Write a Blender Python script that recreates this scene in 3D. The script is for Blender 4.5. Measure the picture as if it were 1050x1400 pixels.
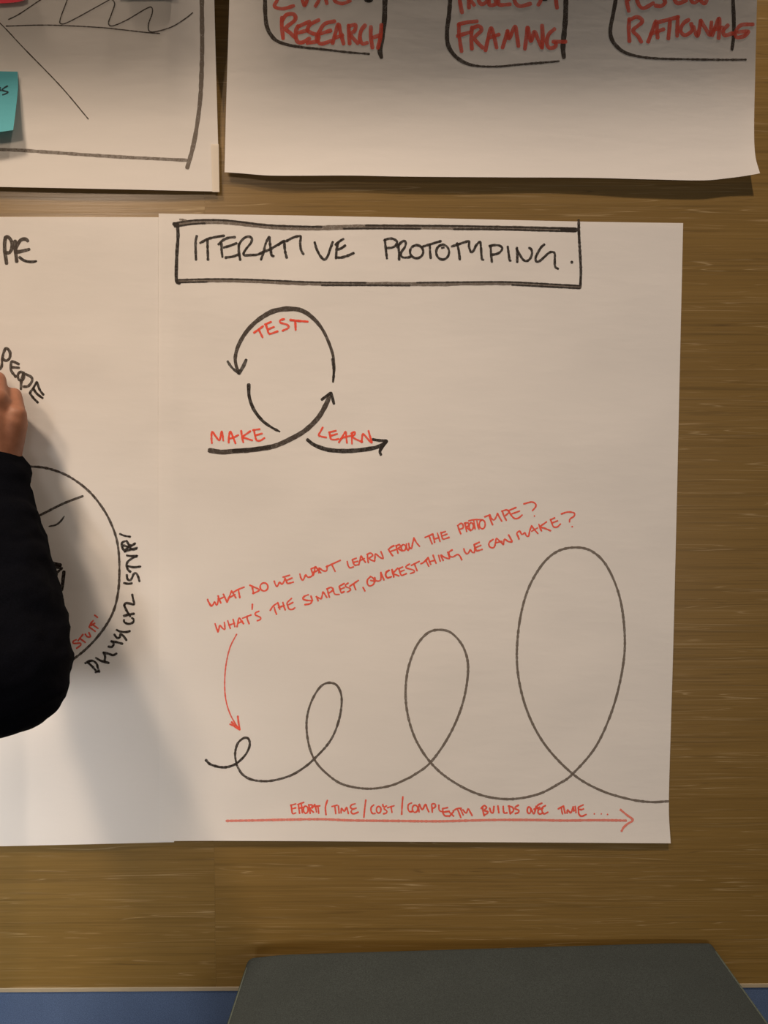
import bpy, bmesh, math, random
from mathutils import Vector, Matrix, Euler, noise

random.seed(7)
for o in list(bpy.data.objects):
    bpy.data.objects.remove(o)
SC = bpy.context.scene
COL = SC.collection

# ------------------------------------------------------------------ camera
F = 1400 / 36 * 26.0                      # focal length in pixels of a 1050x1400 frame
CAM_H, CAM_D = 1.55, 0.915
cam_d = bpy.data.cameras.new('camera')
cam_d.lens = 26.0
cam_d.sensor_width = 36.0
cam_d.sensor_fit = 'AUTO'
cam_d.clip_start = 0.01
cam = bpy.data.objects.new('camera', cam_d)
cam.location = (0, -CAM_D, CAM_H)
cam.rotation_euler = (math.radians(90 - 3.5), 0, math.radians(-0.5))
COL.objects.link(cam)
SC.camera = cam
CAMR = cam.rotation_euler.to_matrix()
CAML = Vector(cam.location)

# ------------------------------------------------------------------ world, lights, exposure
SC.view_settings.view_transform = 'Standard'
SC.view_settings.look = 'None'
SC.view_settings.gamma = 1
SC.view_settings.use_curve_mapping = False
SC.view_settings.exposure = 0.07
W = bpy.data.worlds.new('world')
SC.world = W
W.use_nodes = True
W.node_tree.nodes['Background'].inputs[0].default_value = (1.0, 0.86, 0.73, 1)
W.node_tree.nodes['Background'].inputs[1].default_value = 0.125

def spot(name, loc, target, power, color, radius, angle, blend):
    l = bpy.data.lights.new(name, 'SPOT')
    l.energy = power
    l.color = color
    l.shadow_soft_size = radius
    l.spot_size = math.radians(angle)
    l.spot_blend = blend
    o = bpy.data.objects.new(name, l)
    o.location = loc
    o.rotation_euler = (Vector(target) - Vector(loc)).to_track_quat('-Z', 'Y').to_euler()
    COL.objects.link(o)
    return o

LIGHTS = [
    ('downlight_and_fill', (-1.15, -1.20, 3.78), (-0.72, 0.0, 1.5), 272, (1.0, 0.76, 0.56), 0.18, 54, 1.0),
    ('downlight_and_fill', (0.50, -1.05, 3.78), (0.50, 0.0, 1.35), 186, (1.0, 0.78, 0.61), 0.05, 60, 1.0),
    ('downlight_and_fill', (-1.00, -1.75, 2.62), (-0.65, 0.0, 1.65), 52, (1.0, 0.75, 0.54), 0.16, 54, 1.0),  # added spot, placed for the sheen on the upper left wood
    ('front_fill', (-0.78, -2.00, 1.22), (-0.82, 0.0, 1.00), 172, (1.0, 0.96, 0.93), 0.34, 36, 1.0),  # cool low light from the front left; its source is unseen and not built
    ('front_fill', (0.35, -2.35, 1.15), (0.50, 0.0, 1.08), 42, (1.0, 0.92, 0.84), 0.25, 60, 1.0),  # fill added for the lower right sheet, from no known lamp
]
for a in LIGHTS:
    spot(*a)

# ------------------------------------------------------------------ helpers
def ray(px, py):
    return CAMR @ Vector(((px - 525) / F, -(py - 700) / F, -1))
def P(px, py, d=0.0):
    """point of the world d metres in front of the wall that the photo shows at this pixel"""
    r = ray(px, py)
    return CAML + r * ((-d - CAML.y) / r.y)
def PZ(px, py, z):
    r = ray(px, py)
    return CAML + r * ((z - CAML.z) / r.z)

def link(name, me, m=None, parent=None, smooth=True, label=None, cat=None, group=None, kind=None):
    o = bpy.data.objects.new(name, me)
    COL.objects.link(o)
    if m is not None:
        me.materials.append(m)
    if smooth:
        for p in me.polygons:
            p.use_smooth = True
    if parent is not None:
        o.parent = parent
    if label: o['label'] = label
    if cat: o['category'] = cat
    if group: o['group'] = group
    if kind: o['kind'] = kind
    return o
def from_bm(name, bm, *a, **k):
    me = bpy.data.meshes.new(name)
    bm.to_mesh(me); bm.free()
    return link(name, me, *a, **k)
def empty(name, loc, label, cat, group=None):
    o = bpy.data.objects.new(name, None)
    o.location = loc
    o.empty_display_size = 0.05
    COL.objects.link(o)
    o['label'] = label; o['category'] = cat
    if group: o['group'] = group
    return o
def set_parent(o, p):
    o.parent = p
    o.matrix_parent_inverse = Matrix.Translation(p.location).inverted()
def box(bm, lo, hi, bev=0.0):
    r = bmesh.ops.create_cube(bm, size=1)
    vs = r['verts']
    lo, hi = Vector(lo), Vector(hi)
    for v in vs:
        v.co = Vector([(lo[i] + hi[i]) / 2 + v.co[i] * (hi[i] - lo[i]) for i in range(3)])
    if bev:
        es = {e for v in vs for e in v.link_edges}
        bmesh.ops.bevel(bm, geom=list(es), offset=bev, segments=2, affect='EDGES', profile=0.5)
def interp(tab, x):
    if x <= tab[0][0]: return tab[0][1]
    for (a, b), (c, d) in zip(tab, tab[1:]):
        if x <= c:
            t = (x - a) / (c - a)
            return b + (d - b) * t
    return tab[-1][1]
def sinterp(tab, x):
    """smooth (Catmull-Rom) interpolation of a table"""
    n = len(tab)
    if x <= tab[0][0]: return tab[0][1]
    if x >= tab[-1][0]: return tab[-1][1]
    for i in range(n - 1):
        if x <= tab[i + 1][0]:
            break
    x0, y0 = tab[i]; x1, y1 = tab[i + 1]
    t = (x - x0) / (x1 - x0)
    def sl(k):
        k0, k1 = max(0, k - 1), min(n - 1, k + 1)
        return (tab[k1][1] - tab[k0][1]) / (tab[k1][0] - tab[k0][0])
    h = x1 - x0
    return ((2*t**3 - 3*t*t + 1) * y0 + (t**3 - 2*t*t + t) * h * sl(i)
            + (-2*t**3 + 3*t*t) * y1 + (t**3 - t*t) * h * sl(i + 1))

# ------------------------------------------------------------------ materials
class MatB:
    def __init__(s, name, rough=0.8, spec=0.3):
        s.m = bpy.data.materials.new(name); s.m.use_nodes = True
        s.t = s.m.node_tree; s.n = s.t.nodes; s.l = s.t.links
        s.b = s.n['Principled BSDF']; s.out = s.n['Material Output']
        s.b.inputs['Roughness'].default_value = rough
        s.b.inputs['Specular IOR Level'].default_value = spec
    def coords(s, scale=(1, 1, 1), rot=(0, 0, 0), loc=(0, 0, 0)):
        tc = s.n.new('ShaderNodeTexCoord'); mp = s.n.new('ShaderNodeMapping')
        mp.inputs['Scale'].default_value = scale; mp.inputs['Rotation'].default_value = rot
        mp.inputs['Location'].default_value = loc
        s.l.new(tc.outputs['Object'], mp.inputs[0]); return mp.outputs[0]
    def noise(s, vec, scale, detail=4, rough=0.5, dist=0.0):
        n = s.n.new('ShaderNodeTexNoise')
        n.inputs['Scale'].default_value = scale; n.inputs['Detail'].default_value = detail
        n.inputs['Roughness'].default_value = rough; n.inputs['Distortion'].default_value = dist
        s.l.new(vec, n.inputs['Vector']); return n.outputs['Fac']
    def ramp(s, fac, stops):
        r = s.n.new('ShaderNodeValToRGB'); e = r.color_ramp.elements
        while len(e) < len(stops): e.new(0.5)
        for el, (p, c) in zip(e, stops):
            el.position = p; el.color = (c if len(c) == 4 else (*c, 1)) if hasattr(c, '__len__') else (c, c, c, 1)
        s.l.new(fac, r.inputs[0]); return r.outputs[0]
    def mix(s, fac, a, b, mode='MIX'):
        m = s.n.new('ShaderNodeMix'); m.data_type = 'RGBA'; m.blend_type = mode
        for k, v in ((0, fac), (6, a), (7, b)):
            if hasattr(v, 'is_linked'): s.l.new(v, m.inputs[k])
            elif k == 0: m.inputs[0].default_value = v
            else: m.inputs[k].default_value = (*v, 1)
        return m.outputs[2]
    def bump(s, h, strength, dist):
        b = s.n.new('ShaderNodeBump'); b.inputs['Strength'].default_value = strength
        b.inputs['Distance'].default_value = dist
        s.l.new(h, b.inputs['Height']); s.l.new(b.outputs[0], s.b.inputs['Normal']); return b
    def color(s, c):
        if hasattr(c, 'is_linked'): s.l.new(c, s.b.inputs['Base Color'])
        else: s.b.inputs['Base Color'].default_value = (*c, 1)

def mat_plain(name, c, rough=0.8, spec=0.3, nscale=30, var=0.12, bump=0.0, bdist=0.001):
    M = MatB(name, rough, spec)
    v = M.coords()
    f = M.noise(v, nscale, 5)
    M.color(M.mix(f, tuple(x * (1 - var) for x in c), tuple(min(1, x * (1 + var)) for x in c)))
    if bump: M.bump(M.noise(v, nscale * 6, 3), bump, bdist)
    return M.m

def mat_wood():
    M = MatB('oak_veneer', 0.42, 0.6)
    v1 = M.coords((0.6, 1, 14))
    big = M.noise(v1, 2.2, 4, 0.55, 0.6)
    base = M.ramp(big, [(0.25, (0.176, 0.107, 0.026)), (0.78, (0.214, 0.134, 0.036))])
    # long fine figure, dark pores and pale flecks painted for light on raised grain, all running along the boards
    v2 = M.coords((2.2, 1, 190), rot=(0, math.radians(0.8), 0))
    fine = M.noise(v2, 1.3, 4, 0.6, 0.5)
    dark = M.ramp(fine, [(0.30, 0.55), (0.47, 0.0)])
    c = M.mix(dark, base, (0.105, 0.066, 0.018))
    v3 = M.coords((9.0, 1, 430), rot=(0, math.radians(1.6), 0), loc=(3, 0, 1))
    fl = M.noise(v3, 1.0, 2, 0.5, 0.9)
    pale = M.ramp(fl, [(0.64, 0.0), (0.74, 0.42)])
    c = M.mix(pale, c, (0.42, 0.31, 0.165))
    hair = M.noise(M.coords((5.0, 1, 420), rot=(0, math.radians(-1.0), 0), loc=(1, 0, 4)), 1.0, 3, 0.6, 0.7)
    c = M.mix(M.ramp(hair, [(0.34, 0.35), (0.46, 0.0)]), c, (0.085, 0.052, 0.014))
    # long thin pore lines, the pale ones painted glints on raised grain: the level lines of a stretched noise, broken up by a second one
    lines = M.noise(M.coords((2.4, 1, 120), rot=(0, math.radians(0.5), 0), loc=(5, 0, 2)), 1.0, 1, 0.4, 0.35)
    brk = M.noise(M.coords((7, 1, 75), loc=(2, 0, 7)), 1.0, 2, 0.5)
    ln = M.ramp(lines, [(0.0, 0.0), (0.472, 0.0), (0.480, 1.0), (0.488, 0.0), (0.560, 0.0), (0.568, 1.0), (0.576, 0.0), (1.0, 0.0)])
    bk = M.ramp(brk, [(0.46, 0.0), (0.58, 1.0)])
    pore_glint = M.mix(1.0, ln, bk, 'MULTIPLY')
    dk = M.ramp(brk, [(0.36, 1.0), (0.46, 0.0)])
    c = M.mix(M.mix(1.0, pore_glint, (0.62, 0.62, 0.62), 'MULTIPLY'), c, (0.42, 0.32, 0.17))
    c = M.mix(M.mix(1.0, M.mix(1.0, ln, dk, 'MULTIPLY'), (0.6, 0.6, 0.6), 'MULTIPLY'), c, (0.075, 0.044, 0.012))
    M.color(c)
    hh = M.mix(0.5, M.noise(M.coords((9, 1, 420)), 1.0, 4, 0.6, 0.4), fine)
    M.bump(hh, 0.4, 0.0006)
    r = M.n.new('ShaderNodeMapRange'); r.inputs[3].default_value = 0.28; r.inputs[4].default_value = 0.40
    M.l.new(fine, r.inputs[0]); M.l.new(r.outputs[0], M.b.inputs['Roughness'])
    return M.m

def mat_paper(name='flip_chart_paper', tr=0.16, c=(0.83, 0.82, 0.80)):
    M = MatB(name, 0.75, 0.25)
    v = M.coords()
    f = M.noise(v, 5, 5, 0.6)
    M.color(M.mix(f, tuple(x * 0.965 for x in c), c))
    v2 = M.coords((1, 1, 3.5))
    h = M.noise(v2, 22, 4, 0.5)
    M.bump(h, 0.10, 0.003)
    ts = M.n.new('ShaderNodeBsdfTranslucent'); ts.inputs[0].default_value = (c[0], c[1] * 0.97, c[2] * 0.92, 1)
    ms = M.n.new('ShaderNodeMixShader'); ms.inputs[0].default_value = tr
    M.l.new(M.b.outputs[0], ms.inputs[1]); M.l.new(ts.outputs[0], ms.inputs[2])
    M.l.new(ms.outputs[0], M.out.inputs[0])
    return M.m

def mat_ink():
    """marker ink: colour and covering power come from the stroke, with a felt-tip streak"""
    M = MatB('marker_ink', 0.6, 0.25)
    a = M.n.new('ShaderNodeAttribute'); a.attribute_name = 'ink'
    M.l.new(a.outputs['Color'], M.b.inputs['Base Color'])
    v = M.coords()
    f = M.noise(v, 900, 3, 0.6)
    g = M.noise(v, 260, 2, 0.5)
    mr = M.n.new('ShaderNodeMapRange')
    mr.inputs[1].default_value = 0.34; mr.inputs[2].default_value = 0.62
    mr.inputs[3].default_value = 0.66; mr.inputs[4].default_value = 1.10
    ad = M.n.new('ShaderNodeMath'); ad.operation = 'ADD'
    M.l.new(f, ad.inputs[0]); M.l.new(g, ad.inputs[1])
    ml = M.n.new('ShaderNodeMath'); ml.operation = 'MULTIPLY'; ml.inputs[1].default_value = 0.5
    M.l.new(ad.outputs[0], ml.inputs[0]); M.l.new(ml.outputs[0], mr.inputs[0])
    al = M.n.new('ShaderNodeMath'); al.operation = 'MULTIPLY'; al.use_clamp = True
    M.l.new(mr.outputs[0], al.inputs[0]); M.l.new(a.outputs['Alpha'], al.inputs[1])
    tp = M.n.new('ShaderNodeBsdfTransparent')
    ms = M.n.new('ShaderNodeMixShader')
    M.l.new(al.outputs[0], ms.inputs[0]); M.l.new(tp.outputs[0], ms.inputs[1]); M.l.new(M.b.outputs[0], ms.inputs[2])
    M.l.new(ms.outputs[0], M.out.inputs[0])
    return M.m

def mat_fabric(name, c, weave=900, var=0.35, rough=0.95):
    M = MatB(name, rough, 0.15)
    v = M.coords()
    f = M.noise(v, weave, 3, 0.7)
    g = M.noise(v, 18, 4, 0.5)
    a = M.mix(M.ramp(f, [(0.3, 0.0), (0.7, 1.0)]), tuple(x * (1 - var) for x in c), tuple(x * (1 + var) for x in c))
    M.color(M.mix(M.ramp(g, [(0.35, 0.0), (0.7, 0.3)]), a, tuple(x * 0.75 for x in c)))
    M.bump(f, 0.5, 0.0008)
    M.b.inputs['Specular IOR Level'].default_value = 0.04
    return M.m

M_WOOD = mat_wood()
M_PAPER = mat_paper()
M_INK = mat_ink()
M_BLUE_FAB = mat_fabric('blue_wool_fabric', (0.075, 0.115, 0.21))
M_GREEN_FAB = mat_fabric('grey_green_upholstery', (0.046, 0.057, 0.058))
M_PIPING = mat_fabric('grey_green_piping', (0.10, 0.125, 0.11))
M_EDGE = mat_plain('pale_ledge_edge', (0.33, 0.28, 0.19), 0.5, 0.4, 40, 0.15)
M_PLASTER = mat_plain('painted_plaster', (0.42, 0.36, 0.28), 0.9, 0.2, 8, 0.04, 0.2)
M_CEIL = mat_plain('ceiling_paint', (0.6, 0.57, 0.52), 0.9, 0.2, 8, 0.03)
M_CARPET = mat_fabric('dark_carpet', (0.06, 0.06, 0.065), 500)
M_TAPE = mat_paper('translucent_tape', 0.35, (0.88, 0.84, 0.76))
M_NOTE_B = mat_paper('cyan_note_paper', 0.1, (0.10, 0.42, 0.50))
M_NOTE_P = mat_paper('pink_note_paper', 0.1, (0.80, 0.07, 0.11))
M_METAL = mat_plain('dark_metal', (0.05, 0.05, 0.05), 0.35, 0.5)
M_WHITE = mat_plain('white_enamel', (0.75, 0.73, 0.7), 0.4, 0.4)

# ------------------------------------------------------------------ room
Z_LEDGE = P(525, 1349).z
Z_CEIL = 3.82
bm = bmesh.new(); box(bm, (-2.6, 0.012, 0), (2.6, 0.12, Z_CEIL))
wall = from_bm('wall_back', bm, M_PLASTER, smooth=False, kind='structure')
x_seam = P(286, 700).x
edges = [-2.6, x_seam - 1.22, x_seam, x_seam + 1.22, x_seam + 2.44, 2.6]
for a, b in zip(edges, edges[1:]):
    bm = bmesh.new(); box(bm, (a + 0.00006, 0.0, Z_LEDGE), (b - 0.00006, 0.013, Z_CEIL))
    for v in bm.verts: v.co.x -= a
    o = from_bm('wood_panel', bm, M_WOOD, wall, smooth=False)
    o.location.x = a
fab = [-2.6, -1.2, 0.75, 2.6]
for a, b in zip(fab, fab[1:]):
    bm = bmesh.new(); box(bm, (a + 0.0006, 0.001, 0.10), (b - 0.0006, 0.02, Z_LEDGE - 0.001), 0.003)
    from_bm('fabric_panel', bm, M_BLUE_FAB, wall, smooth=False, label='blue fabric covered lower wall panel')
bm = bmesh.new(); box(bm, (-2.6, -0.0005, Z_LEDGE - 0.0045), (2.6, 0.012, Z_LEDGE + 0.0015), 0.0008)
from_bm('trim_1', bm, M_EDGE, smooth=False, kind='structure')
bm = bmesh.new(); box(bm, (-2.6, -0.006, 0.0), (2.6, 0.014, 0.10), 0.002)
from_bm('baseboard_back', bm, M_WHITE, smooth=False, kind='structure')
bm = bmesh.new(); box(bm, (-2.6, -3.2, -0.05), (2.6, 0.12, 0))
from_bm('floor', bm, M_CARPET, smooth=False, kind='structure')
bm = bmesh.new(); box(bm, (-2.6, -3.2, Z_CEIL), (2.6, 0.12, Z_CEIL + 0.05))
from_bm('ceiling', bm, M_CEIL, smooth=False, kind='structure')
bm = bmesh.new(); box(bm, (-2.7, -3.2, 0), (-2.6, 0.12, Z_CEIL))
from_bm('wall_left', bm, M_PLASTER, smooth=False, kind='structure')
bm = bmesh.new(); box(bm, (2.6, -3.2, 0), (2.7, 0.12, Z_CEIL))
from_bm('wall_right', bm, M_PLASTER, smooth=False, kind='structure')

# ------------------------------------------------------------------ paper sheets
def nz(x, y, s, seed):
    return noise.noise(Vector((x * s, y * s, seed * 7.31)))

PROF_R = [(-620, .006), (-480, .058), (-340, .094), (-220, .098), (-100, .080), (0, .0490), (90, .0210), (125, .0122), (160, .0070), (195, .0055), (222, .0068), (248, .0094)]
def d_upper_right(x, y):
    yy = y - 6 * math.sin((x - 330) / 230.0)
    s = 0.72 + 0.28 * min(1, max(0, (x - 305) / 90.0))
    d = sinterp(PROF_R, min(yy, 252)) * s
    d += 0.0012 * nz(x, y, 1 / 160, 3)
    if x > 985 and y > 150:
        d += 0.0025 * ((x - 985) / 50.0) ** 2 * min(1, (y - 150) / 80.0)
    return d + 0.001
PROF_L = [(-620, .003), (-420, .060), (-260, .098), (-140, .096), (-20, .0610), (50, .0375), (105, .0195), (150, .0095), (190, .0060), (225, .0056), (262, .0066)]
def d_upper_left(x, y):
    d = sinterp(PROF_L, min(y, 262)) * (0.9 + 0.1 * math.cos(x / 150.0))
    d *= 1 - 0.35 * min(1, max(0, (x - 230) / 70.0))
    return d + 0.0008 * nz(x, y, 1 / 150, 9) + 0.001
def d_lower_left(x, y):
    d = 0.0012 + 0.0010 * (0.5 + nz(x, y * 1.6, 1 / 130, 1)) + 0.0007 * (0.5 + nz(x, y, 1 / 60, 21))
    d += 0.0035 * min(1, max(0, (y - 1030) / 130.0)) ** 1.6 * min(1, max(0, (235 - x) / 120))
    return d
def d_lower_right(x, y):
    d = 0.0012 + 0.0012 * (0.5 + nz(x, y * 1.4, 1 / 150, 5)) + 0.0006 * (0.5 + nz(x, y, 1 / 65, 33))
    d += 0.0025 * min(1, max(0, (y - 1090) / 65.0)) ** 2
    k = min(1, max(0, (262 - x) / 30.0))
    if k > 0:
        d = d * (1 - k) + k * (d_lower_left(x, y) + 0.0011 + 0.0006 * min(1, max(0, (232 - x) / 14.)))
    return d

def sheet(name, left, right, top, bottom, dfun, nx, ny, m, label, cat='paper', group=None):
    """left/right: x as a table of y; top/bottom: y as a table of x (photo pixels)"""
    bm = bmesh.new()
    rows = []
    for j in range(ny + 1):
        t = j / ny
        row = []
        for i in range(nx + 1):
            s = i / nx
            y = 0
            x = left[0][1] * (1 - s) + right[0][1] * s
            for _ in range(3):
                y = sinterp(top, x) * (1 - t) + sinterp(bottom, x) * t
                x = sinterp(left, y) * (1 - s) + sinterp(right, y) * s
            row.append(bm.verts.new(P(x, y, dfun(x, y))))
        rows.append(row)
    for j in range(ny):
        for i in range(nx):
            bm.faces.new((rows[j][i], rows[j + 1][i], rows[j + 1][i + 1], rows[j][i + 1]))
    return from_bm(name, bm, m, label=label, cat=cat, group=group)

s_ur = sheet('flip_chart_sheet', [(-620, 328), (0, 313.5), (150, 309), (236, 307)],
             [(-620, 1052), (0, 1035), (100, 1032.5), (180, 1031), (215, 1033), (240, 1040)],
             [(200, -612), (1100, -606)],
             [(300, 235), (330, 237), (370, 240), (480, 240), (560, 241.5), (700, 242.5), (800, 243), (900, 245.5), (965, 246.5), (1000, 243), (1022, 240), (1041, 236.5)],
             d_upper_right, 170, 220, M_PAPER,
             'top right flip chart sheet with red words research and framing, bottom curling off wall')
s_ul = sheet('flip_chart_sheet', [(-600, -460), (262, -440)],
             [(-600, 282), (0, 293), (100, 295.5), (262, 300)],
             [(-460, -602), (320, -600)], [(-460, 246), (0, 255.5), (150, 258.5), (300, 262)],
             d_upper_left, 110, 130, M_PAPER,
             'top left flip chart sheet with thin pen zigzag and sticky notes')
s_ll = sheet('flip_chart_sheet', [(290, -500), (1160, -480)],
             [(290, 236), (1160, 238)],
             [(-500, 300), (0, 296.5), (236, 297)], [(-500, 1165), (0, 1157), (150, 1153.5), (238, 1151.5)],
             d_lower_left, 110, 130, M_PAPER,
             'lower left flip chart sheet with a big circle, behind the writing hand')
s_lr = sheet('flip_chart_sheet', [(290, 217), (700, 216.5), (1155, 218)],
             [(304, 934), (500, 929.5), (700, 925), (900, 920), (1050, 915.5), (1110, 914.5), (1153, 917)],
             [(215, 292), (400, 294.5), (600, 298.5), (800, 303), (935, 305)],
             [(215, 1150), (300, 1149.5), (600, 1151), (917, 1153)],
             d_lower_right, 120, 140, M_PAPER,
             'lower right flip chart sheet titled iterative prototyping with red and black drawings')

# ------------------------------------------------------------------ ink strokes
def catmull(pts, step=1.3):
    """smooth curve through (x, y, w, c) points; a repeated point makes a corner"""
    segs, cur = [], [pts[0]]
    for p in pts[1:]:
        if abs(p[0] - cur[-1][0]) < 1e-6 and abs(p[1] - cur[-1][1]) < 1e-6:
            segs.append(cur); cur = [p]
        else:
            cur.append(p)
    segs.append(cur)
    out = []
    for sg in segs:
        if len(sg) < 2: continue
        for i in range(len(sg) - 1):
            p1, p2 = sg[i], sg[i + 1]
            p0 = sg[i - 1] if i else tuple(2 * a - b for a, b in zip(p1, p2))
            p3 = sg[i + 2] if i + 2 < len(sg) else tuple(2 * b - a for a, b in zip(p1, p2))
            n = max(1, int(math.hypot(p2[0] - p1[0], p2[1] - p1[1]) / step))
            for k in range(n):
                t = k / n
                out.append(tuple(0.5 * ((2 * b) + (-a + c) * t + (2*a - 5*b + 4*c - d) * t*t + (-a + 3*b - 3*c + d) * t**3)
                                 for a, b, c, d in zip(p0, p1, p2, p3)))
        out.append(sg[-1])
    return out

BLACK = (0.022, 0.017, 0.014)
DGREY = (0.060, 0.048, 0.040)
GREY = (0.155, 0.130, 0.108)
RED = (0.84, 0.085, 0.045)
RED2 = (0.80, 0.105, 0.065)
PINKRED = (0.76, 0.22, 0.17)

class Ink:
    def __init__(s, dfun, lift=0.00013):
        s.bm = bmesh.new(); s.lay = s.bm.loops.layers.float_color.new('ink')
        s.d = dfun; s.n = 0; s.lift = lift
    def stroke(s, pts, c0, c1, alpha, jit):
        pl = catmull([(p[0], p[1], p[2] * 1.06 + (0.25 if p[2] < 3 else 0.12), p[3]) for p in pts])
        if len(pl) < 2: return
        s.n += 1
        off = s.lift + (s.n % 24) * 0.000004
        # cumulative length
        L = [0]
        for a, b in zip(pl, pl[1:]): L.append(L[-1] + math.hypot(b[0]-a[0], b[1]-a[1]))
        tot = max(L[-1], 1e-6)
        prev = None; seed = s.n * 3.7 + pl[0][0]
        row = []
        nrm = None
        # round caps
        ring = []
        for i, p in enumerate(pl):
            a = pl[max(0, i - 1)]; b = pl[min(len(pl) - 1, i + 1)]
            dx, dy = b[0] - a[0], b[1] - a[1]
            l = math.hypot(dx, dy)
            if l > 1e-6: nrm = (-dy / l, dx / l)
            if nrm is None: nrm = (0, 1)
            w = p[2] * 0.5 * (1 + (jit * nz(L[i], 0, 0.35, seed) if p[2] < 3.9 else 0.5 * jit * nz(L[i], 0, 0.13, seed)))
            ring.append((p[0], p[1], nrm[0], nrm[1], w, L[i] / tot))
        x, y, nx_, ny_, w, t = ring[0]
        caps = [(x - ny_ * w * 0.75 * 1, y + nx_ * w * 0.75, nx_, ny_, w * 0.55, 0)]
        # the cap goes backwards along the stroke
        dxb, dyb = ny_, -nx_
        caps = [(x - dxb * w * 0.7, y - dyb * w * 0.7, nx_, ny_, w * 0.6, 0.0)]
        x2, y2, n2, m2, w2, t2 = ring[-1]
        dxe, dye = m2, -n2
        cape = [(x2 + dxe * w2 * 0.7, y2 + dye * w2 * 0.7, n2, m2, w2 * 0.6, 1.0)]
        ring = caps + ring + cape
        for (x, y, ax, ay, w, t) in ring:
            pa = (x + ax * w, y + ay * w); pb = (x - ax * w, y - ay * w)
            va = s.bm.verts.new(P(pa[0], pa[1], s.d(*pa) + off))
            vb = s.bm.verts.new(P(pb[0], pb[1], s.d(*pb) + off))
            col = tuple(c0[k] + (c1[k] - c0[k]) * min(1, t * 1.0) for k in range(3)) + (alpha,)
            if prev:
                f = s.bm.faces.new((prev[0], va, vb, prev[1]))
                cols = (prev[2], col, col, prev[2])
                for lp, cc in zip(f.loops, cols): lp[s.lay] = cc
            prev = (va, vb, col)
    def add(s, ox, oy, sc, w, color, text, alpha=0.92, w1=None, color1=None, jit=0.35):
        """strokes as text: 'x,y x,y ...|x,y ...' in the pixels of an enlarged crop at ox,oy"""
        for st in text.split('|'):
            pts = []
            ws = st.split()
            for i, q in enumerate(ws):
                v = [float(k) for k in q.split(',')]
                ww = (v[2] if len(v) > 2 else (w if w1 is None else w + (w1 - w) * i / max(1, len(ws) - 1)))
                pts.append((ox + v[0] / sc, oy + v[1] / sc, ww, 0))
            if len(pts) == 1: pts.append((pts[0][0] + w * 0.25, pts[0][1] + 0.1, pts[0][2], 0))
            s.stroke(pts, color, color1 or color, alpha, jit)
    def oval(s, ox, oy, sc, w, color, items, alpha=0.92):
        for cx, cy, rx, ry in items:
            pts = []
            for k in range(13):
                a = -1.9 - k / 12 * 2 * math.pi * 1.04
                pts.append((ox + (cx + rx * math.cos(a)) / sc, oy + (cy + ry * math.sin(a)) / sc, w, 0))
            s.stroke(pts, color, color, alpha, 0.3)
    def done(s, name, parent, label=None, m=None):
        bmesh.ops.recalc_face_normals(s.bm, faces=s.bm.faces)
        o = from_bm(name, s.bm, m or M_INK, parent, smooth=False)
        if label: o['label'] = label
        return o

# ---- lower right sheet: title
K = Ink(d_lower_right)
K.add(0, 0, 1, 6.2, GREY, '239,307 246,305.6 262,303.8 280,302.9 305,303.2 330,305.5 370,309.8 400,311.2 430,311.7 465,310.8 500,310 550,310.2 600,310.6 650,311.4 700,312 750,313.2 787,314', 0.80)
K.add(0, 0, 1, 2.2, BLACK, '239,305 262,301.5 280,300.6 305,301 330,303.5 360,307.5 400,309.3 440,310.3|500,308.3 560,308.5 620,308.8 700,310.6 760,312 787,312.5|239,310 262,306.5 280,305.3|620,313.4 680,313.6 740,315.3 787,316.4|470,312.6 520,312.4 575,312.8', 0.8)
K.add(0, 0, 1, 5, BLACK, '768,313.2 788,314.3|237.5,306 243,307.5', 0.9)
K.add(0, 0, 1, 3.4, BLACK, '791.2,301 791.4,315 792,328 793.4,352 794.2,372 793.3,393', 0.93)
K.add(0, 0, 1, 5.0, GREY, '242,384.5 270,383.8 299,383.3 330,383.6 360,384.7 395,386.6 427,387.6 465,388.2 500,388 550,388.2 600,388.6 650,387.3 705,387.6 750,390.2 793,392.4', 0.82)
K.add(0, 0, 1, 2.0, BLACK, '242,382.5 300,381.3 360,382.8 427,385.6 500,386.5|570,386.3 650,385.5 705,385.8 793,390.6|242,386.2 283,385.4|440,390 500,390 560,390.4|700,389.5 793,394.3', 0.75)
K.add(0, 0, 1, 4.2, BLACK, '242.7,309 243.4,323 242,343 241.2,362 241.3,384 245.5,387', 0.95)
K.add(0, 0, 1, 2.6, GREY, '246,300 250,300.4 255,301.8', 0.7)
T1 = (230, 290, 7.5); T2 = (360, 290, 7.5); T3 = (510, 290, 7.5); T4 = (650, 290, 6.5625)
K.add(*T1, 3.2, BLACK, '292,245 281,300 281,400 285,488|328,316 370,292 420,270 500,252 574,241|402,280 404,380 408,488|515,330 560,288 620,262 685,256|545,318 547,390 556,460|568,362 630,345 700,318|588,466 660,456 722,434|725,325 724,400 738,490|722,345 745,300 785,262 825,250 857,270 848,315 800,375 772,425 785,442 850,440 900,438 945,428')
K.add(*T2, 3.2, BLACK, '-24,488 0,415 25,320 60,255 66,300 74,370 84,440 108,452|-40,425 0,408 60,385 130,345 215,292|150,338 215,295|216,292 217,350 225,410 240,468|235,298 290,268 340,250 382,250 378,320 388,390 412,432|526,308 548,380 585,450 625,486 658,455 685,380 712,305|822,275 780,300 740,335|768,312 752,380 745,474|768,382 800,370 840,342|748,462 790,466 850,452 926,420')
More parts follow.
